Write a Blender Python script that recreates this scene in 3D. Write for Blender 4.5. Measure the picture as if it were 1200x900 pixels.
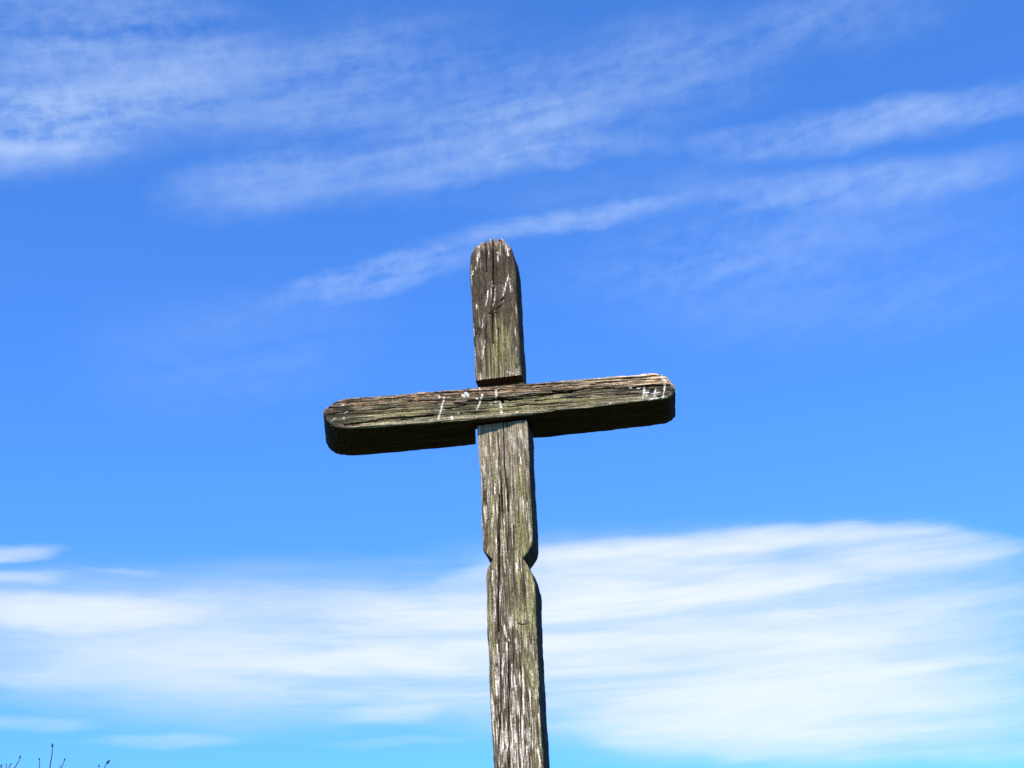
import bpy, math, random
import numpy as np
from mathutils import Vector, Matrix

R = math.radians
for o in list(bpy.data.objects):
    bpy.data.objects.remove(o)
sc = bpy.context.scene
COL = sc.collection

# ------------------------------------------------------------------ camera
PITCH, ROLL = R(27.0), R(3.0)
cam_d = bpy.data.cameras.new('camera')
cam_d.sensor_width = 36.0
cam_d.lens = 52.5
cam_d.clip_start = 0.05
cam_d.clip_end = 20000
cam = bpy.data.objects.new('camera', cam_d)
fwd = Vector((0, math.cos(PITCH), math.sin(PITCH)))
r0 = Vector((1, 0, 0)); u0 = r0.cross(fwd)
rt = r0 * math.cos(ROLL) - u0 * math.sin(ROLL)
up = u0 * math.cos(ROLL) + r0 * math.sin(ROLL)
m = Matrix((rt, up, -fwd)).transposed().to_4x4()
m.translation = Vector((0, 0, 1.65))
cam.matrix_world = m
COL.objects.link(cam)
sc.camera = cam

# ------------------------------------------------------------------ light and exposure
SUN_EL, SUN_AZ = R(46), R(180 + 20)          # azimuth clockwise from +Y
sd = Vector((math.sin(SUN_AZ) * math.cos(SUN_EL), math.cos(SUN_AZ) * math.cos(SUN_EL), math.sin(SUN_EL)))
sun_d = bpy.data.lights.new('sun', 'SUN')
sun_d.energy = 5.0
sun_d.angle = R(0.53)
sun_d.color = (1.0, 0.95, 0.87)
sun = bpy.data.objects.new('sun', sun_d)
sun.rotation_euler = sd.to_track_quat('Z', 'Y').to_euler()
sun.location = (-6, -10, 12)
COL.objects.link(sun)
vs = sc.view_settings
vs.view_transform = 'Standard'
vs.look = 'None'
vs.exposure = 0.585
vs.gamma = 1.0
vs.use_curve_mapping = False
sc.render.engine = 'CYCLES'
sc.cycles.max_bounces = 6
sc.render.filter_size = 1.15


class NT:
    """small helper round a node tree"""
    def __init__(self, tree):
        self.t = tree
        tree.nodes.clear()

    def n(self, typ, **kw):
        nd = self.t.nodes.new(typ)
        for k, v in kw.items():
            if k.startswith('i_'):
                key = k[2:]
                nd.inputs[int(key) if key.isdigit() else key].default_value = v
            else:
                setattr(nd, k, v)
        return nd

    def l(self, a, b):
        self.t.links.new(a, b)

    def val(self, sock, v):
        if hasattr(v, 'is_output'):
            self.l(v, sock)
        else:
            sock.default_value = v

    def math(self, op, a, b=0.0, clamp=False):
        nd = self.t.nodes.new('ShaderNodeMath')
        nd.operation = op
        nd.use_clamp = clamp
        self.val(nd.inputs[0], a)
        self.val(nd.inputs[1], b)
        return nd.outputs[0]

    def vmath(self, op, a, b):
        nd = self.t.nodes.new('ShaderNodeVectorMath')
        nd.operation = op
        self.val(nd.inputs[0], a)
        self.val(nd.inputs[1], b)
        return nd.outputs[0]

    def rng(self, v, a, b, c, d, smooth=True):
        nd = self.t.nodes.new('ShaderNodeMapRange')
        nd.interpolation_type = 'SMOOTHSTEP' if smooth else 'LINEAR'
        self.val(nd.inputs[0], v)
        for i, x in enumerate((a, b, c, d)):
            nd.inputs[1 + i].default_value = x
        return nd.outputs[0]

    def noise(self, vec, scale, detail=4, rough=0.55, dist=0.0, dim='3D'):
        nd = self.t.nodes.new('ShaderNodeTexNoise')
        nd.noise_dimensions = dim
        self.l(vec, nd.inputs['Vector'])
        nd.inputs['Scale'].default_value = scale
        nd.inputs['Detail'].default_value = detail
        nd.inputs['Roughness'].default_value = rough
        nd.inputs['Distortion'].default_value = dist
        return nd

    def mapping(self, vec, loc=(0, 0, 0), rot=(0, 0, 0), scale=(1, 1, 1), typ='POINT'):
        nd = self.t.nodes.new('ShaderNodeMapping')
        nd.vector_type = typ
        self.l(vec, nd.inputs[0])
        if typ != 'NORMAL':
            nd.inputs[1].default_value = loc
        nd.inputs[2].default_value = rot
        nd.inputs[3].default_value = scale
        return nd.outputs[0]

    def mix(self, f, a, b, blend='MIX'):
        nd = self.t.nodes.new('ShaderNodeMix')
        nd.data_type = 'RGBA'
        nd.blend_type = blend
        self.val(nd.inputs[0], f)
        self.val(nd.inputs[6], a)
        self.val(nd.inputs[7], b)
        return nd.outputs[2]


# cirrus: azimuth*0.9, elevation, half length, half width (degrees), tilt, strength
SKY_STRENGTH = 0.0667
SKY_TINT = (0.86, 1.77, 3.05, 1)
SKY_SAT = 1.0
CLOUD_WHITE = (9.7, 10.1, 10.6, 1)
CLOUD_SHADE = (6.7, 8.3, 10.8, 1)
CLOUD_CIRRUS = (8.2, 9.9, 11.6, 1)
HIGH =[
 (-19.37,35.49,5.16,1.44,13.7,0.62),
 (-16.67,38.39,6.49,3.11,12.4,0.42),
 (-7.11,38.39,9.42,2.46,6.5,0.19),
 (-9.68,34.69,4.20,1.11,12.0,0.30),
 (-1.55,36.07,5.87,1.47,10.0,0.38),
 (2.83,35.67,4.48,0.52,1.0,0.35),
 (15.28,34.95,8.38,0.72,-2.6,0.44),
 (5.79,38.06,7.39,1.96,4.9,0.32),
 (15.45,39.00,5.07,1.47,-5.3,0.22),
 (-4.65,31.30,5.06,0.59,11.9,0.58),
 (2.11,33.01,5.30,0.43,5.8,0.36),
 (14.86,32.82,7.52,0.79,-5.5,0.28),
 (7.69,31.05,6.81,1.11,2.8,0.15),
 (11.97,30.46,9.72,3.11,-7.7,0.15),
 (-10.66,28.35,6.17,2.29,10.1,0.10),
 (4.95,33.95,5.97,1.11,0.6,0.10),
 (-6.48,38.44,7.33,1.64,8.7,0.15),
]
LOW =[
 (-8.37,17.36,13.97,2.55,-0.1,0.52),
 (7.15,16.61,12.54,3.47,-5.6,0.85),
 (5.04,20.01,6.63,0.72,0.4,0.80),
 (13.64,19.26,4.78,0.72,-12.3,0.60),
 (-15.78,18.24,5.06,0.65,3.9,0.60),
 (-9.62,16.75,6.72,0.98,2.8,0.30),
 (-1.30,18.10,5.87,1.47,7.5,0.50),
 (5.92,18.44,6.34,1.38,-3.9,0.60),
 (12.54,15.56,6.49,0.85,-6.0,0.50),
 (-18.65,20.23,1.92,0.33,9.1,0.45),
 (-18.19,19.37,2.27,0.29,6.3,0.42),
 (8.50,14.05,10.39,1.44,-9.5,0.45),
 (9.87,12.71,8.80,0.79,-7.1,0.28),
 (-12.90,13.99,3.21,0.23,1.4,0.24),
 (-16.95,14.40,1.61,0.20,3.5,0.17),
 (-4.45,13.82,2.93,0.20,0.5,0.20),
 (-4.44,14.87,2.96,0.36,1.2,0.35),
 (-4.99,16.13,5.66,0.65,-2.4,0.40),
 (-1.91,19.80,2.18,0.39,3.6,0.50),
 (-14.62,19.98,1.16,0.13,0.4,0.10),
 (-16.79,15.85,2.73,0.33,0.8,0.15),
]


world = bpy.data.worlds.new('World')
sc.world = world
world.use_nodes = True
w = NT(world.node_tree)
tc = w.n('ShaderNodeTexCoord')
sky = w.n('ShaderNodeTexSky', sky_type='NISHITA', sun_disc=False, sun_elevation=SUN_EL,
          sun_rotation=SUN_AZ, altitude=200, air_density=1.0, dust_density=0.3, ozone_density=3.0)
sep = w.n('ShaderNodeSeparateXYZ')
w.l(tc.outputs['Generated'], sep.inputs[0])
az = w.math('MULTIPLY', w.math('ARCTAN2', sep.outputs[0], sep.outputs[1]), 57.2958 * 0.8988)
el = w.math('MULTIPLY', w.math('ARCSINE', sep.outputs[2]), 57.2958)
cmb = w.n('ShaderNodeCombineXYZ')
w.l(az, cmb.inputs[0]); w.l(el, cmb.inputs[1])
base = cmb.outputs[0]


def warp(vec, scale, amount, stretch):
    nz = w.noise(w.mapping(vec, scale=stretch), scale, 3, 0.6, dim='2D')
    off = w.vmath('SUBTRACT', nz.outputs['Color'], (0.5, 0.5, 0.5))
    return w.vmath('ADD', vec, w.vmath('MULTIPLY', off, amount))


def streaks(vec, table):
    tot = None
    for cx, cy, hl, hw, ang, amp in table:
        p = w.mapping(vec, (cx, cy, 0), (0, 0, R(ang)), (hl * 1.25, hw * 1.45, 1), 'TEXTURE')
        g = w.n('ShaderNodeTexGradient', gradient_type='SPHERICAL')
        w.l(p, g.inputs[0])
        s = w.math('MULTIPLY', w.rng(g.outputs[1], 0.0, 0.75, 0.0, 1.0), amp)
        tot = s if tot is None else w.math('ADD', tot, s)
    return tot


hv = warp(warp(base, 0.16, (2.4, 1.0, 0), (1, 2.0, 1)), 0.8, (0.7, 0.5, 0), (0.6, 1.3, 1))
high = streaks(hv, HIGH)
rot_base = w.mapping(base, rot=(0, 0, R(-9)))
mott = w.noise(w.mapping(rot_base, scale=(0.7, 1.0, 1)), 1.5, 6, 0.62, 0.15, '2D').outputs[0]
fibre = w.noise(w.mapping(rot_base, scale=(0.12, 1.0, 1)), 0.55, 5, 0.5, 0.15, '2D').outputs[0]
fib_b = w.noise(w.mapping(warp(rot_base, 0.35, (1.2, 0.5, 0), (1, 1, 1)), scale=(0.13, 1.0, 1)), 1.5, 6, 0.6, 0.1, '2D').outputs[0]
hi_t = w.math('ADD', w.math('ADD', w.rng(fibre, 0.3, 0.7, 0.3, 0.95), w.rng(fib_b, 0.3, 0.7, -0.12, 0.14)), w.rng(mott, 0.3, 0.7, -0.17, 0.17))
hi_d = w.math('MULTIPLY', high, w.math('MAXIMUM', hi_t, 0.05))

lv = warp(warp(base, 0.12, (5.0, 1.0, 0), (1, 2.5, 1)), 0.6, (1.2, 0.3, 0), (0.35, 2.2, 1))
low = streaks(lv, LOW)
sn = w.noise(w.mapping(base, rot=(0, 0, R(-2)), scale=(0.09, 1.0, 1)), 0.55, 5, 0.5, 0.2, '2D').outputs[0]
sn2 = w.noise(w.mapping(base, rot=(0, 0, R(-4)), scale=(0.16, 1.0, 1)), 1.9, 5, 0.6, 0.2, '2D').outputs[0]
sn3 = w.noise(w.mapping(warp(base, 0.3, (1.0, 0.6, 0), (1, 1, 1)), rot=(0, 0, R(-5)), scale=(0.11, 1.0, 1)), 4.2, 6, 0.65, 0.2, '2D').outputs[0]
lo_d = w.math('MULTIPLY', low, w.math('ADD', w.rng(sn, 0.34, 0.6, 0.66, 1.0), w.math('ADD', w.rng(sn2, 0.3, 0.7, -0.05, 0.07), w.rng(sn3, 0.3, 0.7, -0.09, 0.09))))
dens = w.math('ADD', w.math('MULTIPLY', hi_d, 0.47), lo_d)
cover = w.math('SUBTRACT', 1.0, w.math('POWER', 2.718, w.math('MULTIPLY', dens, -1.4)))

skyc = w.mix(1.0, sky.outputs[0], SKY_TINT, 'MULTIPLY')
hs = w.n('ShaderNodeHueSaturation')
hs.inputs['Saturation'].default_value = SKY_SAT
w.l(skyc, hs.inputs['Color'])
shade = w.mix(w.rng(sn, 0.3, 0.6, 0, 1), CLOUD_SHADE, CLOUD_WHITE)
hifrac = w.math('DIVIDE', hi_d, w.math('ADD', w.math('ADD', hi_d, lo_d), 0.02))
shade = w.mix(hifrac, shade, CLOUD_CIRRUS)
col = w.mix(cover, hs.outputs[0], shade)
bg = w.n('ShaderNodeBackground')
bg.inputs[1].default_value = SKY_STRENGTH
w.l(col, bg.inputs[0])
out = w.n('ShaderNodeOutputWorld')
w.l(bg.outputs[0], out.inputs[0])

# ------------------------------------------------------------------ numpy noise
def _hash(ix, iy, iz, seed):
    h = (ix.astype(np.int64) * 374761393 + iy.astype(np.int64) * 668265263 + iz.astype(np.int64) * 2147483647 + seed * 974634777)
    h = (h ^ (h >> 13)) * 1274126177
    h &= 0xFFFFFFFF
    h = (h ^ (h >> 16)) & 0xFFFFFF
    return h / float(0xFFFFFF)


def vnoise(x, y, z, seed=0):
    """value noise, 0..1"""
    x, y, z = np.broadcast_arrays(np.asarray(x, float), np.asarray(y, float), np.asarray(z, float))
    ix, iy, iz = np.floor(x), np.floor(y), np.floor(z)
    fx, fy, fz = x - ix, y - iy, z - iz
    fx, fy, fz = [f * f * f * (f * (f * 6 - 15) + 10) for f in (fx, fy, fz)]
    ix, iy, iz = ix.astype(np.int64), iy.astype(np.int64), iz.astype(np.int64)
    r = 0
    for dx in (0, 1):
        for dy in (0, 1):
            for dz in (0, 1):
                r = r + _hash(ix + dx, iy + dy, iz + dz, seed) * (fx if dx else 1 - fx) * (fy if dy else 1 - fy) * (fz if dz else 1 - fz)
    return r


def fbm(x, y, z, seed=0, octv=3, gain=0.5):
    s, a, tot = 0, 1.0, 0
    for k in range(octv):
        s = s + a * vnoise(x * 2 ** k, y * 2 ** k, z * 2 ** k, seed + k * 17)
        tot += a
        a *= gain
    return s / tot


def sstep(a, b, v):
    t = np.clip((v - a) / (b - a), 0, 1)
    return t * t * (3 - 2 * t)


def gauss(u, t, cu, ct, su, st):
    return np.exp(-((u - cu) / su) ** 2 - ((t - ct) / st) ** 2)


def seg_dist(u, t, pts):
    """distance to a polyline and the position along it"""
    best = np.full(u.shape, 1e9)
    for (a, b), (c, d) in zip(pts[:-1], pts[1:]):
        du, dt = c - a, d - b
        L = du * du + dt * dt + 1e-12
        s = np.clip(((u - a) * du + (t - b) * dt) / L, 0, 1)
        best = np.minimum(best, np.hypot(u - a - s * du, t - b - s * dt))
    return best


def near(u, t, pts, pad):
    p = np.array(pts)
    return np.nonzero((u > p[:, 0].min() - pad) & (u < p[:, 0].max() + pad) & (t > p[:, 1].min() - pad) & (t < p[:, 1].max() + pad))[0]


def section(a0, a1, b0, b1, r, nf, ns, nb, nc):
    """rounded rectangles, one per row: across a0..a1, depth b0 (front)..b1 (back); r = front arris, back arris"""
    a0, a1, b0, b1, r = [np.asarray(v, float)[:, None] for v in (a0, a1, b0, b1, r)]
    A, B = [], []
    s = np.linspace(0, 1, nf)[None]
    A.append(a0 + r + (a1 - a0 - 2 * r) * s); B.append(b0 + 0 * s)
    q = np.linspace(0, np.pi / 2, nc + 2)[1:-1][None]
    A.append(a1 - r + r * np.sin(q)); B.append(b0 + r - r * np.cos(q))
    s = np.linspace(0, 1, ns)[None]
    A.append(a1 + 0 * s); B.append(b0 + r + (b1 - b0 - 2 * r) * s)
    A.append(a1 - r + r * np.cos(q)); B.append(b1 - r + r * np.sin(q))
    s = np.linspace(1, 0, nb)[None]
    A.append(a0 + r + (a1 - a0 - 2 * r) * s); B.append(b1 + 0 * s)
    A.append(a0 + r - r * np.sin(q)); B.append(b1 - r + r * np.cos(q))
    s = np.linspace(1, 0, ns)[None]
    A.append(a0 + 0 * s); B.append(b0 + r + (b1 - b0 - 2 * r) * s)
    A.append(a0 + r - r * np.cos(q)); B.append(b0 + r - r * np.sin(q))
    return np.concatenate(A, 1), np.concatenate(B, 1)


def add_caps(G, k):
    """close both ends of a grid of rings with k shrinking rings"""
    def ring(row):
        c = row.mean(0)
        return [c + (row - c) * f for f in np.linspace(1, 0.02, k + 1)[1:]]
    first = ring(G[0])[::-1]
    last = ring(G[-1])
    return np.concatenate([np.array(first), G, np.array(last)], 0)


def grid_normals(G):
    du = np.roll(G, -1, 1) - np.roll(G, 1, 1)
    dv = np.gradient(G, axis=0)
    n = np.cross(du, dv)
    n /= np.linalg.norm(n, axis=2, keepdims=True) + 1e-12
    return n


def mesh_from_grid(name, G, colour, mat, parent, flip=False):
    mrow, ncol = G.shape[:2]
    V = G.reshape(-1, 3)
    i = np.arange(mrow - 1)[:, None] * ncol
    j = np.arange(ncol)[None]
    jn = (j + 1) % ncol
    q = np.stack([i + j, i + jn, i + ncol + jn, i + ncol + j], 2).reshape(-1, 4)
    ends = [np.arange(ncol)[::-1], (mrow - 1) * ncol + np.arange(ncol)]
    if flip:
        q = q[:, ::-1]
        ends = [e[::-1] for e in ends]
    me = bpy.data.meshes.new(name)
    loops = np.concatenate([q.reshape(-1)] + ends)
    starts = np.concatenate([np.arange(len(q)) * 4, [len(q) * 4, len(q) * 4 + ncol]])
    me.vertices.add(len(V)); me.vertices.foreach_set('co', V.reshape(-1).astype(np.float32))
    me.loops.add(len(loops)); me.loops.foreach_set('vertex_index', loops.astype(np.int32))
    me.polygons.add(len(starts)); me.polygons.foreach_set('loop_start', starts.astype(np.int32))
    me.update(calc_edges=True)
    me.validate()
    ca = me.color_attributes.new('wood_colour', 'FLOAT_COLOR', 'POINT')
    c4 = np.ones((len(V), 4), np.float32)
    c4[:, :3] = colour.reshape(-1, 3)
    ca.data.foreach_set('color', c4.reshape(-1))
    me.shade_smooth()
    me.set_sharp_from_angle(angle=R(52))
    me.materials.append(mat)
    o = bpy.data.objects.new(name, me)
    COL.objects.link(o)
    if parent:
        o.parent = parent
    return o


# ------------------------------------------------------------------ materials
def wood_material(name, along):
    mt = bpy.data.materials.new(name)
    mt.use_nodes = True
    s = NT(mt.node_tree)
    t = s.n('ShaderNodeTexCoord').outputs['Object']
    sc3 = [420.0, 420.0, 420.0]; sc3[along] = 16.0
    sc4 = [150.0, 150.0, 150.0]; sc4[along] = 7.0
    f1 = s.noise(s.mapping(t, scale=sc3), 1.0, 4, 0.65, 0.3).outputs[0]
    f2 = s.noise(s.mapping(t, scale=sc4), 1.0, 5, 0.7, 0.6).outputs[0]
    sp = s.noise(t, 170.0, 4, 0.75).outputs[0]
    at = s.n('ShaderNodeAttribute', attribute_name='wood_colour')
    g = s.math('MULTIPLY', s.rng(f1, 0.28, 0.72, 0.35, 1.6), s.rng(f2, 0.28, 0.72, 0.42, 1.5))
    g = s.math('MULTIPLY', g, s.rng(sp, 0.32, 0.68, 0.42, 1.55))
    cg = s.n('ShaderNodeCombineXYZ')
    for k in range(3):
        s.l(g, cg.inputs[k])
    c = s.mix(1.0, at.outputs['Color'], cg.outputs[0], 'MULTIPLY')
    b = s.n('ShaderNodeBsdfPrincipled')
    s.l(c, b.inputs['Base Color'])
    b.inputs['Roughness'].default_value = 0.9
    b.inputs['Specular IOR Level'].default_value = 0.12
    bp = s.n('ShaderNodeBump')
    bp.inputs['Strength'].default_value = 0.55
    bp.inputs['Distance'].default_value = 0.004
    s.l(s.math('ADD', f2, s.math('MULTIPLY', f1, 0.6)), bp.inputs['Height'])
    s.l(bp.outputs[0], b.inputs['Normal'])
    o = s.n('ShaderNodeOutputMaterial')
    s.l(b.outputs[0], o.inputs[0])
    return mt


def plain_material(name, c1, c2, scale, rough=0.85):
    mt = bpy.data.materials.new(name)
    mt.use_nodes = True
    s = NT(mt.node_tree)
    t = s.n('ShaderNodeTexCoord').outputs['Object']
    f = s.noise(t, scale, 5, 0.65).outputs[0]
    c = s.mix(s.rng(f, 0.3, 0.7, 0, 1), (*c1, 1), (*c2, 1))
    b = s.n('ShaderNodeBsdfPrincipled')
    s.l(c, b.inputs['Base Color'])
    b.inputs['Roughness'].default_value = rough
    b.inputs['Specular IOR Level'].default_value = 0.2
    bp = s.n('ShaderNodeBump')
    bp.inputs['Strength'].default_value = 0.5
    bp.inputs['Distance'].default_value = 0.02
    s.l(f, bp.inputs['Height'])
    s.l(bp.outputs[0], b.inputs['Normal'])
    o = s.n('ShaderNodeOutputMaterial')
    s.l(b.outputs[0], o.inputs[0])
    return mt


WOOD_Z = wood_material('weathered_wood_upright', 2)
WOOD_X = wood_material('weathered_wood_level', 0)
GRASS = plain_material('meadow_grass', (0.03, 0.046, 0.012), (0.055, 0.066, 0.022), 3.0)
BARK = plain_material('twig_bark', (0.05, 0.042, 0.032), (0.10, 0.085, 0.065), 60.0)
BUDM = plain_material('bud_scale', (0.025, 0.035, 0.02), (0.06, 0.05, 0.03), 200.0, 0.6)

# ------------------------------------------------------------------ ground
gm = bpy.data.meshes.new('ground')
gv, gf = [(0, 0, 0)], []
rad = [3, 8, 20, 60, 200, 700, 2500, 8000]
NS_ = 64
for r_ in rad:
    for k in range(NS_):
        a_ = 2 * math.pi * k / NS_
        gv.append((r_ * math.cos(a_), r_ * math.sin(a_) + 5, 0.0))
for k in range(NS_):
    gf.append((0, 1 + k, 1 + (k + 1) % NS_))
for q_ in range(len(rad) - 1):
    for k in range(NS_):
        i0 = 1 + q_ * NS_
        gf.append((i0 + k, i0 + NS_ + k, i0 + NS_ + (k + 1) % NS_, i0 + (k + 1) % NS_))
gm.from_pydata(gv, [], gf)
gm.materials.append(GRASS)
ground = bpy.data.objects.new('ground', gm)
ground['kind'] = 'structure'
COL.objects.link(ground)

# ------------------------------------------------------------------ the wooden cross
POST_CRACKS=[
 ([(-0.0058, 5.16), (-0.0076, 5.078), (-0.0128, 4.993), (-0.0118, 4.936)],0.0036,0.014),
 ([(-0.0197, 4.787), (-0.0248, 4.724), (-0.0262, 4.651)],0.0031,0.012),
 ([(0.0003, 4.72), (-0.0044, 4.594), (-0.0086, 4.478)],0.0020,0.008),
 ([(-0.0509, 4.764), (-0.0598, 4.601), (-0.0592, 4.494)],0.0018,0.006),
 ([(-0.0394, 5.161), (-0.0397, 5.112), (-0.0389, 5.006)],0.0022,0.010),
 ([(0.0228, 5.141), (0.0149, 5.055)],0.0018,0.008),
 ([(-0.0373, 4.799), (-0.0122, 4.809), (0.0214, 4.828)],0.0018,0.006),
 ([(-0.0376, 4.792), (-0.0046, 4.796)],0.0018,0.006),
 ([(0.0183, 4.851), (0.0295, 4.862)],0.0036,0.012),
 ([(-0.0619, 5.015), (-0.0129, 4.991), (0.046, 5.007)],0.0014,0.004),
 ([(-0.011, 4.936), (-0.0179, 4.871), (-0.0137, 4.814)],0.0018,0.007),
 ([(-0.0005, 4.28), (-0.0009, 4.239), (-0.0022, 4.158), (-0.0037, 4.073), (0.0051, 3.982), (0.0016, 3.885)],0.0016,0.012),
 ([(-0.0246, 4.237), (-0.022, 4.135), (-0.0184, 4.035), (-0.0213, 3.888)],0.0013,0.010),
 ([(-0.0378, 4.259), (-0.0361, 4.188)],0.0008,0.005),
 ([(-0.0305, 3.962), (-0.0373, 3.833), (-0.0404, 3.707), (-0.0448, 3.632), (-0.0538, 3.522), (-0.0578, 3.401)],0.0026,0.014),
 ([(-0.0182, 3.961), (-0.0192, 3.883), (-0.0215, 3.819)],0.0014,0.008),
 ([(0.005, 3.958), (0.0015, 3.829), (-0.0091, 3.69)],0.0014,0.007),
 ([(-0.0892, 3.849), (-0.0646, 3.882), (-0.021, 3.897), (0.0215, 3.891), (0.0481, 3.873)],0.0011,0.004),
 ([(-0.0519, 3.819), (-0.0187, 3.813)],0.0011,0.004),
 ([(0.0087, 3.814), (0.0423, 3.818)],0.0011,0.004),
 ([(-0.0285, 3.729), (0.0134, 3.722), (0.0442, 3.735), (0.0647, 3.758)],0.0012,0.005),
 ([(0.0215, 3.826), (0.0172, 3.7), (0.0053, 3.552)],0.0011,0.006),
 ([(0.017, 3.426), (0.0342, 3.417), (0.0578, 3.419)],0.0014,0.006),
 ([(0.0374, 3.598), (0.0242, 3.453)],0.0011,0.005),
 ([(-0.0203, 3.355), (-0.0266, 3.22), (-0.0308, 3.105), (-0.0401, 2.882)],0.0021,0.012),
 ([(-0.0575, 3.365), (-0.0553, 3.282), (-0.0611, 3.108), (-0.0771, 2.94)],0.0016,0.008),
 ([(-0.0894, 3.332), (-0.0798, 3.352), (-0.0531, 3.358), (-0.0122, 3.353)],0.0011,0.004),
 ([(0.0602, 3.338), (0.0696, 3.351), (0.0928, 3.348)],0.0011,0.005),
 ([(0.0207, 3.251), (0.0184, 3.146), (0.0076, 2.989)],0.0014,0.007),
 ([(0.0021, 3.347), (-0.0084, 3.248)],0.0011,0.006),
]
POST_PALE=[
 ([(-0.0706, 5.117), (-0.0782, 5.07), (-0.0849, 5.023)],0.0039,1.00),
 ([(0.0124, 5.094), (0.0111, 5.046)],0.0039,0.90),
 ([(0.0477, 5.137), (0.0568, 5.097), (0.0676, 5.114)],0.0054,1.00),
 ([(0.0543, 5.097), (0.0588, 5.07)],0.0047,1.00),
 ([(0.0543, 4.973), (0.0378, 4.919), (0.0275, 4.873)],0.0031,0.90),
 ([(-0.0032, 4.925), (-0.0076, 4.879), (-0.0178, 4.833)],0.0035,0.90),
 ([(-0.0369, 4.911), (-0.0505, 4.838)],0.0031,0.80),
 ([(-0.0577, 4.802), (-0.0648, 4.766), (-0.0709, 4.734)],0.0039,0.90),
 ([(-0.0082, 4.712), (-0.0077, 4.666)],0.0031,0.90),
 ([(-0.0586, 4.674), (-0.0688, 4.621), (-0.0782, 4.586)],0.0039,0.80),
 ([(-0.0898, 4.844), (-0.0889, 4.825)],0.0047,0.80),
 ([(0.0584, 4.953), (0.061, 4.887)],0.0023,0.80),
 ([(-0.1069, 4.644), (-0.105, 4.608)],0.0039,0.80),
 ([(-0.1093, 4.736), (-0.1082, 4.699)],0.0031,0.80),
 ([(-0.0185, 4.956), (-0.0172, 4.927)],0.0031,0.70),
 ([(0.0272, 4.509), (0.0777, 4.48)],0.0039,0.50),
 ([(-0.0994, 5.016), (-0.1042, 4.997)],0.0039,0.90),
 ([(-0.089, 4.516), (-0.0852, 4.489)],0.0031,0.80),
 ([(0.0271, 4.864), (0.022, 4.841)],0.0023,0.90),
 ([(-0.0789, 4.178), (-0.0756, 4.142)],0.0065,0.60),
 ([(-0.0916, 4.094), (-0.084, 4.048)],0.0065,0.70),
 ([(-0.0672, 4.061), (-0.0702, 4.021)],0.0037,0.70),
 ([(-0.0459, 4.013), (-0.0463, 3.969)],0.0028,0.90),
 ([(-0.0448, 4.148), (-0.0482, 4.123)],0.0023,0.80),
 ([(-0.0348, 3.948), (-0.036, 3.919)],0.0037,0.80),
 ([(0.0634, 4.114), (0.0643, 4.084)],0.0028,0.80),
 ([(0.0845, 4.072), (0.086, 4.012)],0.0056,0.60),
 ([(0.0632, 3.926), (0.0708, 3.896)],0.0047,0.70),
 ([(0.0134, 4.242), (0.0464, 4.147)],0.0187,0.35),
 ([(0.0692, 4.23), (0.0843, 4.157)],0.0140,0.40),
 ([(-0.0846, 4.033), (-0.0885, 3.994)],0.0037,0.80),
 ([(-0.0128, 3.875), (-0.0164, 3.837)],0.0031,0.70),
 ([(0.0257, 3.852), (0.0257, 3.826)],0.0062,0.50),
 ([(-0.0507, 3.777), (-0.0513, 3.72)],0.0037,0.60),
 ([(-0.0306, 3.75), (-0.0344, 3.706)],0.0037,0.70),
 ([(-0.073, 3.648), (-0.0744, 3.586)],0.0031,0.90),
 ([(0.0253, 3.668), (0.0237, 3.637)],0.0025,0.90),
 ([(-0.0549, 3.608), (-0.059, 3.553)],0.0044,0.70),
 ([(-0.0422, 3.582), (-0.0461, 3.521)],0.0044,0.70),
 ([(-0.0787, 3.761), (-0.0892, 3.725)],0.0031,0.50),
 ([(-0.0055, 3.45), (-0.0101, 3.414)],0.0075,0.80),
 ([(0.0142, 3.43), (0.0136, 3.406)],0.0050,0.80),
 ([(0.0828, 3.896), (0.0874, 3.755)],0.0050,0.40),
 ([(-0.0689, 3.56), (-0.0737, 3.445)],0.0044,0.60),
 ([(-0.0653, 3.348), (-0.071, 3.283)],0.0062,0.70),
 ([(-0.0691, 3.259), (-0.0735, 3.155)],0.0068,0.75),
 ([(-0.0406, 3.31), (-0.0485, 3.263)],0.0062,0.70),
 ([(-0.0297, 3.356), (-0.0313, 3.321)],0.0050,0.80),
 ([(-0.0437, 3.175), (-0.0468, 3.107)],0.0075,0.65),
 ([(0.0031, 3.247), (0.0023, 3.171)],0.0050,0.80),
 ([(0.0164, 3.339), (0.0222, 3.315)],0.0050,0.80),
 ([(0.0279, 3.221), (0.027, 3.146)],0.0050,0.70),
 ([(-0.0126, 3.161), (-0.0169, 3.07)],0.0075,0.60),
 ([(0.0192, 3.106), (0.0133, 2.988)],0.0062,0.75),
 ([(-0.0623, 3.017), (-0.0686, 2.939)],0.0075,0.75),
 ([(-0.0157, 3.036), (-0.0193, 2.902)],0.0075,0.70),
 ([(0.0576, 3.235), (0.0679, 3.211)],0.0050,0.60),
 ([(0.0564, 3.052), (0.0558, 3.04)],0.0062,0.90),
 ([(0.0433, 3.019), (0.0369, 2.952)],0.0056,0.60),
 ([(0.0701, 2.938), (0.0779, 2.877)],0.0056,0.60),
 ([(-0.0483, 2.949), (-0.0623, 2.889)],0.0075,0.70),
 ([(0.0285, 2.953), (0.0164, 2.882)],0.0062,0.60),
 ([(0.0676, 3.205), (0.0679, 3.159)],0.0037,0.60),
 ([(0.0658, 3.334), (0.0645, 3.311)],0.0031,0.70),
]
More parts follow.
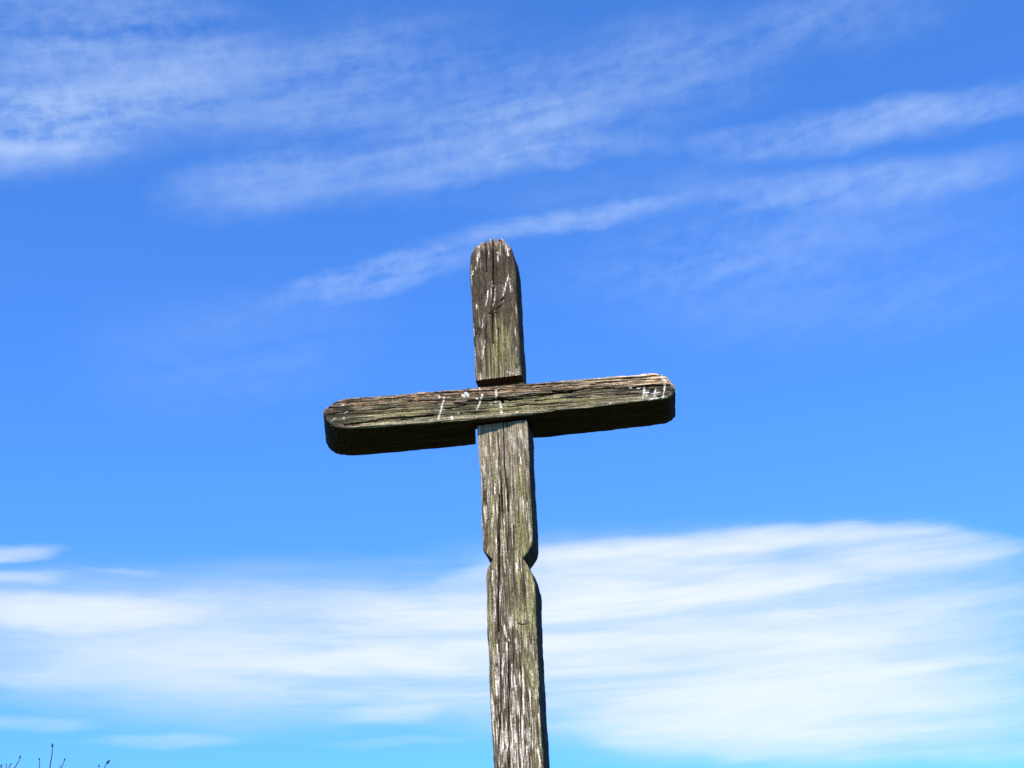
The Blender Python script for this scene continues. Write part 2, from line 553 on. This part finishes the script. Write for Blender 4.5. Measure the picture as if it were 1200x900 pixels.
BEAM_CRACKS=[
 ([(-0.6463, 0.0248), (-0.5615, 0.0311), (-0.4832, 0.0385), (-0.3723, 0.0415), (-0.281, 0.0437)],0.0026,0.012),
 ([(-0.5286, 0.0874), (-0.4828, 0.0856), (-0.437, 0.091)],0.0021,0.010),
 ([(-0.4116, 0.0313), (-0.3594, 0.0334)],0.0016,0.008),
 ([(-0.3843, 0.1127), (-0.2533, 0.1107), (-0.1881, 0.1038)],0.0016,0.007),
 ([(-0.2348, 0.0694), (-0.1497, 0.0778)],0.0016,0.008),
 ([(-0.712, 0.0743), (-0.6662, 0.0819), (-0.6073, 0.0886)],0.0021,0.008),
 ([(-0.1387, 0.0964), (-0.0876, 0.0969), (-0.0413, 0.0926), (-0.004, 0.0961), (0.0328, 0.0904), (0.0839, 0.0919)],0.0026,0.018),
 ([(-0.013, 0.103), (0.0005, 0.0942), (0.0047, 0.0836)],0.0052,0.020),
 ([(-0.1946, 0.0911), (-0.1438, 0.0813)],0.0019,0.010),
 ([(0.071, 0.1045), (0.1688, 0.1026), (0.2603, 0.1062), (0.3394, 0.1195), (0.4432, 0.1135), (0.5471, 0.1104), (0.6256, 0.115)],0.0026,0.014),
 ([(0.2087, 0.1165), (0.2863, 0.1058)],0.0026,0.014),
 ([(0.1349, 0.0781), (0.2459, 0.0847), (0.3627, 0.0799)],0.0016,0.007),
 ([(0.4669, 0.0834), (0.5577, 0.082)],0.0016,0.006),
 ([(0.4323, 0.1406), (0.5632, 0.1458), (0.6799, 0.1389)],0.0016,0.006),
 ([(0.5473, 0.1119), (0.619, 0.114), (0.6868, 0.1091)],0.0026,0.012),
 ([(0.3668, 0.138), (0.4977, 0.1432)],0.0016,0.006),
 ([(0.6336, 0.0605), (0.6799, 0.0703)],0.0021,0.008),
 ([(0.0895, 0.1112), (0.1821, 0.1071), (0.3123, 0.1134)],0.0015,0.009),
 ([(0.0221, 0.0591), (0.1333, 0.0615), (0.2257, 0.0611)],0.0011,0.006),
]
BEAM_DROPS=[
 ([(-0.2347, 0.1203), (-0.2462, 0.0811), (-0.262, 0.0208)],0.0033),
 ([(-0.1581, 0.1221), (-0.1466, 0.1323), (-0.1386, 0.1171)],0.0072),
 ([(-0.2066, 0.0276), (-0.2061, 0.0226)],0.0072),
 ([(-0.2959, 0.0195), (-0.2933, 0.0186)],0.0033),
 ([(-0.2562, 0.1277), (-0.255, 0.1217)],0.0039),
 ([(-0.6565, 0.1139), (-0.65, 0.112)],0.0053),
 ([(-0.7019, 0.041), (-0.6857, 0.0565)],0.0033),
 ([(-0.6497, 0.0568), (-0.6464, 0.0479)],0.0039),
 ([(-0.6432, 0.0766), (-0.6367, 0.0834)],0.0033),
 ([(-0.1609, 0.1291), (-0.152, 0.114)],0.0047),
 ([(-0.1399, 0.1302), (-0.1369, 0.1222)],0.0042),
 ([(-0.0797, 0.1207), (-0.0852, 0.0978)],0.0051),
 ([(-0.0886, 0.0928), (-0.0929, 0.0777), (-0.1029, 0.0567)],0.0033),
 ([(-0.007, 0.0808), (-0.0058, 0.056)],0.0061),
 ([(-0.0268, 0.0843), (-0.0242, 0.081)],0.0047),
 ([(-0.0456, 0.0784), (-0.0419, 0.0781)],0.0051),
 ([(-0.0209, 0.1373), (-0.0222, 0.1062)],0.0028),
 ([(-0.0041, 0.0405), (-0.0037, 0.0302)],0.0037),
 ([(-0.2075, 0.0292), (-0.2059, 0.0214)],0.0061),
 ([(-0.0901, 0.1553), (-0.0884, 0.15)],0.0042),
 ([(0.0569, 0.031), (0.0601, 0.0308)],0.0023),
 ([(-0.1797, 0.0452), (-0.1788, 0.0436)],0.0023),
 ([(-0.1035, 0.1069), (-0.0967, 0.1012)],0.0037),
 ([(0.5845, 0.1063), (0.5798, 0.0826), (0.574, 0.0597)],0.0039),
 ([(0.576, 0.0828), (0.5981, 0.0834)],0.0039),
 ([(0.5895, 0.0746), (0.5875, 0.0668)],0.0039),
 ([(0.6292, 0.0972), (0.6211, 0.0651)],0.0046),
 ([(0.6123, 0.0751), (0.6432, 0.0802)],0.0046),
 ([(0.6641, 0.1444), (0.6701, 0.1322)],0.0066),
 ([(0.6693, 0.1235), (0.6634, 0.0875), (0.6522, 0.0505)],0.0036),
 ([(0.5971, 0.0501), (0.6345, 0.0554)],0.0026),
 ([(0.4396, 0.0491), (0.4398, 0.0426)],0.0059),
 ([(0.5565, 0.1061), (0.5628, 0.1034)],0.0033),
 ([(0.5245, 0.112), (0.5308, 0.1101)],0.0033),
]
TWIGS=[
 ([(-2.3546, 6.8, 3.2875), (-2.3464, 6.8, 3.3025), (-2.3366, 6.8, 3.3214), (-2.3349, 6.8, 3.3349)],1.00),
 ([(-2.3005, 6.9864, 3.3262), (-2.3029, 6.9864, 3.3462), (-2.3064, 6.9864, 3.3663)],0.90),
 ([(-2.1129, 6.5516, 3.2195), (-2.1112, 6.5516, 3.2493), (-2.1083, 6.5516, 3.2791), (-2.1089, 6.5516, 3.3016), (-2.1107, 6.5516, 3.3168)],1.30),
 ([(-2.185, 6.9446, 3.3109), (-2.1804, 6.9446, 3.3264), (-2.1744, 6.9446, 3.3478)],0.90),
 ([(-2.1617, 6.8557, 3.2898), (-2.164, 6.8557, 3.2978)],0.60),
 ([(-1.8786, 6.5811, 3.2139), (-1.8776, 6.5811, 3.2251), (-1.8676, 6.5811, 3.2377)],1.60),
 ([(-2.0349, 7.0359, 3.3114), (-2.0365, 7.0359, 3.3315)],0.90),
 ([(-2.3446, 6.7045, 3.2657), (-2.3457, 6.7045, 3.2752), (-2.3406, 6.7045, 3.2815)],0.70),
 ([(-2.3531, 6.6914, 3.2632), (-2.3559, 6.6914, 3.2785)],0.50),
 ([(-2.4977, 7.0403, 3.3484), (-2.4999, 7.0403, 3.3606)],0.70),
 ([(-2.3439, 6.5884, 3.2398), (-2.3455, 6.5884, 3.2473)],0.60),
]


cross = bpy.data.objects.new('wooden_cross', None)
cross.location = (-0.0438, 5.5, 0)
cross['label'] = 'tall weathered wooden cross with lichen and white bird droppings against the blue sky'
cross['category'] = 'cross'
COL.objects.link(cross)

rng = np.random.default_rng(7)


WOOD_TONE = np.array([1.14, 1.07, .97])


def build_post():
    # outline of the front face: height, left edge, right edge
    L = np.array([(0, -.112), (2.4, -.103), (2.889, -.0975), (3.205, -.0998), (3.405, -.1015), (3.54, -.0998), (3.60, -.0992), (3.635, -.0975), (3.66, -.091), (3.693, -.0715), (3.712, -.0860), (3.735, -.1035), (3.755, -.1058), (3.807, -.1045), (4.008, -.1060), (4.255, -.1100), (4.49, -.1090), (4.796, -.1118), (4.95, -.1128), (5.06, -.1125), (5.095, -.1105), (5.112, -.104), (5.128, -.094), (5.143, -.080), (5.155, -.064)])
    Rr = np.array([(0, .108), (2.4, .092), (2.873, .0867), (3.187, .0865), (3.386, .0895), (3.52, .0925), (3.575, .0925), (3.62, .083), (3.655, .067), (3.685, .050), (3.705, .070), (3.728, .086), (3.752, .0925), (3.784, .0945), (3.984, .0955), (4.227, .0990), (4.40, .090), (4.483, .0862), (4.767, .0855), (4.95, .0875), (5.02, .087), (5.06, .083), (5.09, .076), (5.115, .067), (5.135, .055), (5.148, .043), (5.155, .034)])
    zs = [np.linspace(0, 2.7, 50), np.arange(2.704, 5.155, 0.0033)]
    zs.append(np.array([4.2785, 4.2796, 4.4862, 4.4853]))
    z = np.unique(np.round(np.concatenate(zs), 4))
    a0 = np.interp(z, L[:, 0], L[:, 1]); a1 = np.interp(z, Rr[:, 0], Rr[:, 1])
    wob = lambda s, a, sd: (vnoise(z * s, 0.5, 0.5, sd) - .5) * a
    a0 = a0 + wob(18, .005, 3) + wob(90, .003, 4); a1 = a1 + wob(16, .004, 5) + wob(80, .003, 6)
    # front face set back where the crossbeam is let in
    b0 = np.where((z > 4.2790) & (z < 4.4858), 0.062, 0.0) + wob(6, .004, 8)
    b1 = np.interp(z, [0, 3, 3.6, 4.2, 4.6, 5.0, 5.155], [.21, .165, .155, .145, .125, .115, .10])
    r = np.interp(z, [0, 5.0, 5.155], [.006, .006, .02])
    A, B = section(a0, a1, b0, b1, r, 150, 34, 20, 5)
    G = np.stack([A, B, np.broadcast_to(z[:, None], A.shape)], 2)
    k = 16
    G = add_caps(G, k)
    rows = G.shape[0]
    u, y, t = G[..., 0].copy(), G[..., 1].copy(), G[..., 2].copy()
    # ragged, weathered top: ridges along the grain
    topw = sstep(5.06, 5.155, t)
    rag = fbm(u * 85, y * 45, 0.3, 21, 2) - .5 + .25 * gauss(u, 0 * u, .03, 0, .012, 1)
    capw = np.zeros_like(u); capw[-k:] = 1
    dome = np.zeros_like(u); dome[-k:] = np.linspace(0, .007, k)[:, None] ** 1.0
    G[..., 2] += topw * rag * .042 + dome
    nrm = grid_normals(G)
    front = ((y < np.concatenate([np.full(k, 0.), b0, np.full(k, 0.)])[:, None] + .012) & (np.abs(nrm[..., 1]) > .25)).astype(float)
    # grain relief
    g1 = fbm(u * 240, y * 240, t * 7, 31, 2) - .5
    g2 = fbm(u * 70, y * 70, t * 3.2, 37, 2) - .5
    g3 = fbm(u * 30, y * 30, t * 14, 39, 2) - .5
    d = g1 * .004 + g2 * .0065 + g3 * .003
    inset = (t > 4.25) & (t < 4.48)
    up_amp = 1 + .7 * sstep(4.9, 5.12, t)
    disp = d * up_amp
    # colour layers
    fib = fbm(u * 260, y * 260, t * 9, 51, 3)
    fib2 = fbm(u * 130, y * 130, t * 5, 57, 3)
    blot = fbm(u * 22, y * 22, t * 9, 61, 3)
    dark = np.array([.060, .047, .031]); tan = np.array([.215, .180, .125]); olive = np.array([.195, .178, .080]); pale = np.array([.58, .51, .435]); pink = np.array([.42, .30, .21])
    li = np.interp(t, [2.7, 3.3, 3.7, 4.0, 4.24, 4.3, 4.5, 4.62, 4.8, 5.05, 5.16], [.42, .42, .46, .52, .74, .5, .52, .34, .10, .06, .45])
    f = sstep(.36, .66, .55 * fib + .3 * fib2 + .15 * blot + (li - .5) * .7)
    f = f[..., None]
    c = dark * (1 - f) + tan * f
    ol = gauss(u, t, .005, 4.60, .055, .13) * .95 + gauss(u, t, .075, 3.85, .045, .28) * .75 + gauss(u, t, -.045, 4.02, .03, .12) * .6 \
        + gauss(u, t, .06, 3.45, .055, .24) * 1.05 + gauss(u, t, -.095, 3.35, .022, .3) * .9 + gauss(u, t, .07, 3.02, .035, .25) * .75 + gauss(u, t, -.02, 3.78, .06, .12) * .4
    ol = np.clip(ol * sstep(.28, .62, .55 * fib2 + .45 * blot) * 1.25, 0, .92)[..., None]
    c = c * (1 - ol) + (olive * (.55 + .75 * fib[..., None])) * ol
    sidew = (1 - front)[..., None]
    c = c * (1 - sidew) + np.array([.045, .036, .025]) * (.6 + .8 * fib[..., None]) * sidew  # faces off the front painted darker, to deepen the shade on the sides
    st = (sstep(.5, .62, fbm(u * 35, y * 35, t * 11, 63, 3)) * sstep(4.55, 4.75, t) * .6 * front)[..., None]
    c = c * (1 - st) + np.array([.03, .025, .019]) * st
    # bleached fibres
    pz = np.interp(t, [2.7, 3.2, 3.38, 3.48, 3.7, 4.0, 4.2, 4.45, 4.75, 5.0, 5.16], [.95, .95, .80, .52, .50, .52, .48, .30, .26, .22, .5])
    pf = vnoise(u * 300, y * 300, t * 20, 71) * .5 + vnoise(u * 140, y * 140, t * 9, 72) * .5
    pm = sstep(.76 - .27 * pz, .90 - .27 * pz, pf) * (.35 + .55 * pz)
    pm = pm * (1 - .55 * ol[..., 0]) * (.12 + .88 * front) * sstep(.36, .52, fib)
    pm = pm[..., None]
    c = c * (1 - pm) + pale * pm
    tp = (sstep(5.10, 5.16, t) * sstep(.3, .6, fib2) * .8)[..., None]
    c = c * (1 - tp) + pink * tp
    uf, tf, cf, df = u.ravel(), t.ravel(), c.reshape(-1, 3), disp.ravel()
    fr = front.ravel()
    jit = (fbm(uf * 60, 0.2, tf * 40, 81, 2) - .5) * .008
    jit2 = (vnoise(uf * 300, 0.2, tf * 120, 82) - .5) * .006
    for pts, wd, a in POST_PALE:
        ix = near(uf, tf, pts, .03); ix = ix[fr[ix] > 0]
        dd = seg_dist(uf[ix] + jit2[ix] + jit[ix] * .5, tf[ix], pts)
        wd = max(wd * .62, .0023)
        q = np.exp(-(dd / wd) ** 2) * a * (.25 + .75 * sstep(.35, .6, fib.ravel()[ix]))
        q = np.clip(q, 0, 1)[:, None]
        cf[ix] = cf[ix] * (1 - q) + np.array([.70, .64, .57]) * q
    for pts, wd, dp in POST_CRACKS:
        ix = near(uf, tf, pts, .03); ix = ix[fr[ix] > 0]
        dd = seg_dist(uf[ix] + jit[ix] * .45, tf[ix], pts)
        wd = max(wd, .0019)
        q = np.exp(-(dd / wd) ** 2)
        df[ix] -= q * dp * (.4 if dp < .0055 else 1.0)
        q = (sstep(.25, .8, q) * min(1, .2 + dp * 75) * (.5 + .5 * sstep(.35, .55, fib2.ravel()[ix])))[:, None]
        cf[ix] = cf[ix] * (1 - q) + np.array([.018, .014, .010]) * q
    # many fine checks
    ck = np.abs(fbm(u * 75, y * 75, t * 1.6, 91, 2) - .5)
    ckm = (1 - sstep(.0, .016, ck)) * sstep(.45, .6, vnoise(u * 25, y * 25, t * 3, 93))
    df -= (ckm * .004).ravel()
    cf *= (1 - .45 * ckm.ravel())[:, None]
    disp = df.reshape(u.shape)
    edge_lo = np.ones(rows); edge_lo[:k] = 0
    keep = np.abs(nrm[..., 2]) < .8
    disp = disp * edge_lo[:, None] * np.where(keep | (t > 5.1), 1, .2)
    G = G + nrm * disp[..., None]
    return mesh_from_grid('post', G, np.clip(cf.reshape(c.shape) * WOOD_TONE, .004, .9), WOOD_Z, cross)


def build_beam():
    # local: x along, y depth (0 = front face), z up; heights relative to z = 4.26
    X0, X1 = -.733, .707
    xs = np.unique(np.round(np.concatenate([np.linspace(X0, X0 + .10, 60), np.arange(X0 + .10, X1 - .10, .0030), np.linspace(X1 - .10, X1, 60), [-.1191, -.1180, .1130, .1141]]), 5))
    T = np.array([(-.733, .096), (-.729, .104), (-.716, .1125), (-.695, .1255), (-.668, .1360), (-.635, .1425), (-.60, .1450), (-.41, .1475), (-.25, .1500), (-.13, .1540), (-.05, .1590), (.02, .1640), (.08, .1640), (.13, .1600), (.22, .1590), (.36, .1630), (.48, .1665), (.505, .1690), (.515, .1660), (.54, .1690), (.59, .1700), (.635, .1690), (.665, .1580), (.685, .1440), (.697, .1250), (.707, .108)])
    Bt = np.array([(-.733, .076), (-.7300, .068), (-.7255, .060), (-.7165, .044), (-.700, .028), (-.676, .0155), (-.650, .0085), (-.62, .0060), (-.30, .0080), (-.128, .0110), (.108, .0210), (.386, .0355), (.60, .0470), (.655, .0500), (.675, .0540), (.69, .0610), (.699, .0720), (.707, .078)])
    zt = np.interp(xs, T[:, 0], T[:, 1]); zb = np.interp(xs, Bt[:, 0], Bt[:, 1])
    wob = lambda s, a, sd: (vnoise(xs * s, 0.5, 0.5, sd) - .5) * a
    zt = zt + wob(22, .0035, 103) + wob(95, .0035, 104); zb = zb + wob(25, .003, 105) + wob(120, .0022, 106)
    b0 = wob(5, .004, 107)
    lap = (xs > -.1185) & (xs < .1135)
    b1 = np.where(lap, .094, np.interp(xs, [X0, -.4, -.12, .12, .4, X1], [.276, .258, .243, .242, .248, .247]))
    r = np.full(xs.shape, .005)
    endw = np.minimum(xs - X0, X1 - xs)
    r = r + .012 * (1 - sstep(0, .05, endw))
    r = np.minimum(r, .42 * (zt - zb))
    # 'across' runs from top (a0) to bottom (a1) so that the front faces -y
    A, B = section(-zt, -zb, b0, b1, r, 112, 40, 20, 5)
    G = np.stack([np.broadcast_to(xs[:, None], A.shape), B, -A], 2)
    # the ends are sawn a little oblique, longer towards the back
    k = 12
    G = add_caps(G, k)
    ew = sstep(.58, .716, -G[..., 0]) * -.12 + sstep(.58, .704, G[..., 0]) * .05
    G[..., 0] += ew * np.clip(G[..., 1], 0, .3)
    # lap cheek on the left is cut oblique as well
    G[..., 0] += np.exp(-((G[..., 0] + .1185) / .012) ** 2) * -.045 * np.clip(G[..., 1] - .05, 0, .3)
    x, y, z = G[..., 0].copy(), G[..., 1].copy(), G[..., 2].copy()
    nrm = grid_normals(G)
    front = ((y < .02) & (np.abs(nrm[..., 1]) > .25)).astype(float)
    under = sstep(.3, .8, -nrm[..., 2]) * (y > .006)
    g1 = fbm(x * 7, y * 240, z * 240, 131, 2) - .5
    g2 = fbm(x * 4, y * 75, z * 75, 137, 2) - .5
    g3 = fbm(x * 25, y * 35, z * 35, 139, 2) - .5
    topw = sstep(.115, .155, z)
    disp = (g1 * .004 + g2 * .006 + g3 * .003) * (1 + .6 * topw)
    fib = fbm(x * 9, y * 260, z * 260, 151, 3)
    fib2 = fbm(x * 5, y * 120, z * 120, 157, 3)
    blot = fbm(x * 14, y * 30, z * 30, 161, 3)
    h = (z - np.interp(x, Bt[:, 0], Bt[:, 1])) / np.maximum(np.interp(x, T[:, 0], T[:, 1]) - np.interp(x, Bt[:, 0], Bt[:, 1]), .02)
    dark = np.array([.050, .040, .026]); mid = np.array([.165, .142, .082]); olive = np.array([.215, .195, .095]); rust = np.array([.34, .205, .13]); tan = np.array([.58, .42, .27])
    li = np.interp(x, [-.72, -.60, -.5, -.2, 0, .1, .4, .7], [.18, .28, .5, .40, .38, .46, .42, .42]) + gauss(x, h, -.1, .75, .22, .3) * -.16
    f = sstep(.36, .66, .55 * fib + .25 * fib2 + .2 * blot + (li - .5) * .75)[..., None]
    c = dark * (1 - f) + mid * f
    ol = gauss(x, h, -.42, .38, .17, .3) * .75 + gauss(x, h, .2, .35, .2, .3) * 1.1 + gauss(x, h, 0, .2, .2, .2) * .5
    ol = np.clip(ol * sstep(.3, .6, .5 * fib2 + .5 * blot) * 1.2, 0, .9)[..., None]
    c = c * (1 - ol) + olive * (.5 + .8 * fib[..., None]) * ol
    ru = (sstep(.55, .85, h + (blot - .5) * .5) * np.interp(x, [-.72, -.6, -.2, .3, .4], [.6, .9, .8, .8, 0]) * sstep(.47, .62, fbm(x * 60, y * 200, z * 200, 167, 2)))[..., None]
    c = c * (1 - ru) + rust * (.5 + .8 * fib2[..., None]) * ru
    ta = (sstep(.52, .72, h + (fib2 - .5) * .5) * sstep(.22, .5, x) * sstep(.28, .5, fib))[..., None]
    c = c * (1 - ta) + tan * (.55 + .8 * fib2[..., None]) * ta
    lo = ((1 - sstep(.05, .20, h)) * sstep(-.69, -.6, x) * front * .55)[..., None]
    c = c * (1 - lo) + np.array([.33, .29, .19]) * lo
    sl = (sstep(.66, .78, fib) * .35 * front)[..., None]
    c = c * (1 - sl) + np.array([.42, .39, .33]) * sl
    un = under[..., None]
    c = c * (1 - un) + (np.array([.040, .026, .014]) * (.5 + fib2[..., None])) * un  # underside painted a darker brown, part of its shade put into the colour
    en = (sstep(.45, .85, np.abs(nrm[..., 0])) * (1 - front * .6))[..., None]
    c = c * (1 - en) + np.array([.030, .023, .016]) * (.6 + .8 * blot[..., None]) * en
    xf, zf, cf, df, fr = x.ravel(), z.ravel(), c.reshape(-1, 3), disp.ravel(), front.ravel()
    jit = (fbm(xf * 60, 0.2, zf * 60, 181, 2) - .5) * .010
    jit2 = (vnoise(xf * 250, 0.2, zf * 250, 182) - .5) * .008
    for pts, wd, dp in BEAM_CRACKS:
        ix = near(xf, zf, pts, .03); ix = ix[fr[ix] > 0]
        dd = seg_dist(xf[ix], zf[ix] + jit[ix] * .6, pts)
        wd = max(wd, .0018)
        q = np.exp(-(dd / wd) ** 2)
        df[ix] -= q * dp
        q = (sstep(.2, .75, q) * min(1, .5 + dp * 45))[:, None]
        cf[ix] = cf[ix] * (1 - q) + np.array([.014, .011, .008]) * q
    ck = np.abs(fbm(x * 2.2, y * 75, z * 75, 191, 2) - .5)
    ckm = (1 - sstep(.0, .022, ck)) * sstep(.4, .55, vnoise(x * 6, y * 25, z * 25, 193))
    df -= (ckm * .005).ravel()
    cf *= (1 - .5 * ckm.ravel())[:, None]
    for pts, wd in BEAM_DROPS:
        ix = near(xf, zf, pts, .03); ix = ix[fr[ix] > 0]
        dd = seg_dist(xf[ix] + jit2[ix] * .8 + jit[ix] * .3, zf[ix] + jit2[ix] * .5, pts)
        wd = max(wd * .70, .0034)
        q = (1 - sstep(wd * .45, wd * 1.5, dd + (fib.ravel()[ix] - .45) * .004)) * .95
        df[ix] = df[ix] * (1 - q * .75) + q * .0012
        q = (q * (.5 if pts[0][0] < -.6 else 1) * (.6 + .4 * sstep(.3, .5, blot.ravel()[ix])))[:, None]
        cf[ix] = cf[ix] * (1 - q) + np.array([.62, .60, .56]) * q
    disp = df.reshape(x.shape)
    disp[:k + 3] *= .35; disp[-k - 3:] *= .35
    G = G + nrm * disp[..., None]
    o = mesh_from_grid('crossbeam', G, np.clip(cf.reshape(c.shape) * WOOD_TONE, .004, .9), WOOD_X, cross)
    return o


POST_YAW, BEAM_YAW = R(9), R(1.5)
post = build_post()
post.rotation_euler = (0, 0, -POST_YAW)
beam = build_beam()
beam.rotation_euler = (0, 0, -BEAM_YAW)
beam.location = (-math.sin(BEAM_YAW) * .035, -math.cos(BEAM_YAW) * .035, 4.272)

# ------------------------------------------------------------------ bare shrub behind, at the lower left
shrub = bpy.data.objects.new('bare_shrub', None)
shrub.location = (-2.35, 6.85, 0)
shrub['label'] = 'leafless shrub whose budded twig tips just reach into the lower left of the sky'
shrub['category'] = 'shrub'
COL.objects.link(shrub)
SL = Vector(shrub.location)


def tube(verts, faces, pts, radii, n=6):
    """tapered tube along world points, in the shrub's own space"""
    base = len(verts)
    pts = [Vector(p) - SL for p in pts]
    for i, p in enumerate(pts):
        d = (pts[min(i + 1, len(pts) - 1)] - pts[max(i - 1, 0)]).normalized()
        a = d.cross(Vector((0.3, 1, 0.1))).normalized()
        b = d.cross(a)
        for k in range(n):
            q = 2 * math.pi * k / n
            verts.append(p + (a * math.cos(q) + b * math.sin(q)) * radii[i])
    for i in range(len(pts) - 1):
        for k in range(n):
            i0 = base + i * n
            faces.append((i0 + k, i0 + (k + 1) % n, i0 + n + (k + 1) % n, i0 + n + k))
    faces.append(tuple(base + k for k in range(n))[::-1])
    faces.append(tuple(base + (len(pts) - 1) * n + k for k in range(n)))


def mesh_obj(name, verts, faces, mat, parent):
    me = bpy.data.meshes.new(name)
    me.from_pydata([tuple(v) for v in verts], [], faces)
    me.shade_smooth()
    me.materials.append(mat)
    o = bpy.data.objects.new(name, me)
    o.parent = parent
    COL.objects.link(o)
    return o


def bud_mesh(name, tip, direction, size, parent):
    d = Vector(direction).normalized()
    L = .016 * size
    prof = [(0, .25), (.15, .7), (.35, 1), (.6, .85), (.82, .45), (1, .06)]
    v, f = [], []
    tube(v, f, [Vector(tip) + d * (L * (s - .35)) for s, _ in prof], [(.0012 + .0030 * size) * q for _, q in prof], 8)
    return mesh_obj(name, v, f, BUDM, parent)


rnd = random.Random(11)
forks = [Vector((-2.42, 6.86, 2.55)), Vector((-2.24, 6.90, 2.62)), Vector((-2.08, 6.74, 2.58)), Vector((-1.93, 6.78, 2.45)), Vector((-2.62, 6.95, 2.5))]
sv, sf = [], []
for q, fk in enumerate(forks):
    foot = SL + Vector((rnd.uniform(-.12, .12), rnd.uniform(-.1, .1), -.05))
    pts = []
    for i in range(9):
        s = i / 8
        p = foot.lerp(fk, s)
        bow = math.sin(s * math.pi) * .12
        p += Vector(((fk.x - foot.x) * .3 * math.sin(s * math.pi) + rnd.uniform(-.02, .02), rnd.uniform(-.02, .02) + bow * (q % 2 - .5), 0)) if 0 < i < 8 else Vector()
        pts.append(p)
    tube(sv, sf, pts, [.026 - .019 * i / 8 for i in range(9)], 8)
    # side shoots that stay below the picture
    for kx in range(5):
        a = pts[3 + kx]
        e = a + Vector((rnd.uniform(-.3, .3), rnd.uniform(-.3, .3), rnd.uniform(.15, .4)))
        e.z = min(e.z, 2.95)
        mid_ = a.lerp(e, .5) + Vector((rnd.uniform(-.03, .03), rnd.uniform(-.03, .03), -.02))
        tube(sv, sf, [a, mid_, e], [.008, .005, .002], 6)
mesh_obj('stem', sv, sf, BARK, shrub)
for pts, bud in TWIGS:
    P = [Vector(p) for p in pts]
    fk = min(forks, key=lambda f_: (f_ - P[0]).length)
    full = [fk]
    d0 = (P[1] - P[0]).normalized()
    for s in (.3, .6, .85):
        p = fk.lerp(P[0], s)
        p += d0 * -.02 + Vector((rnd.uniform(-.012, .012), rnd.uniform(-.012, .012), 0))
        full.append(p)
    full += P
    n_ = len(full)
    v, f = [], []
    tube(v, f, full, [.0050 - .0034 * i / (n_ - 1) for i in range(n_)], 6)
    tw = mesh_obj('twig', v, f, BARK, shrub)
    bud_mesh('bud', full[-1], full[-1] - full[-2], bud, tw)
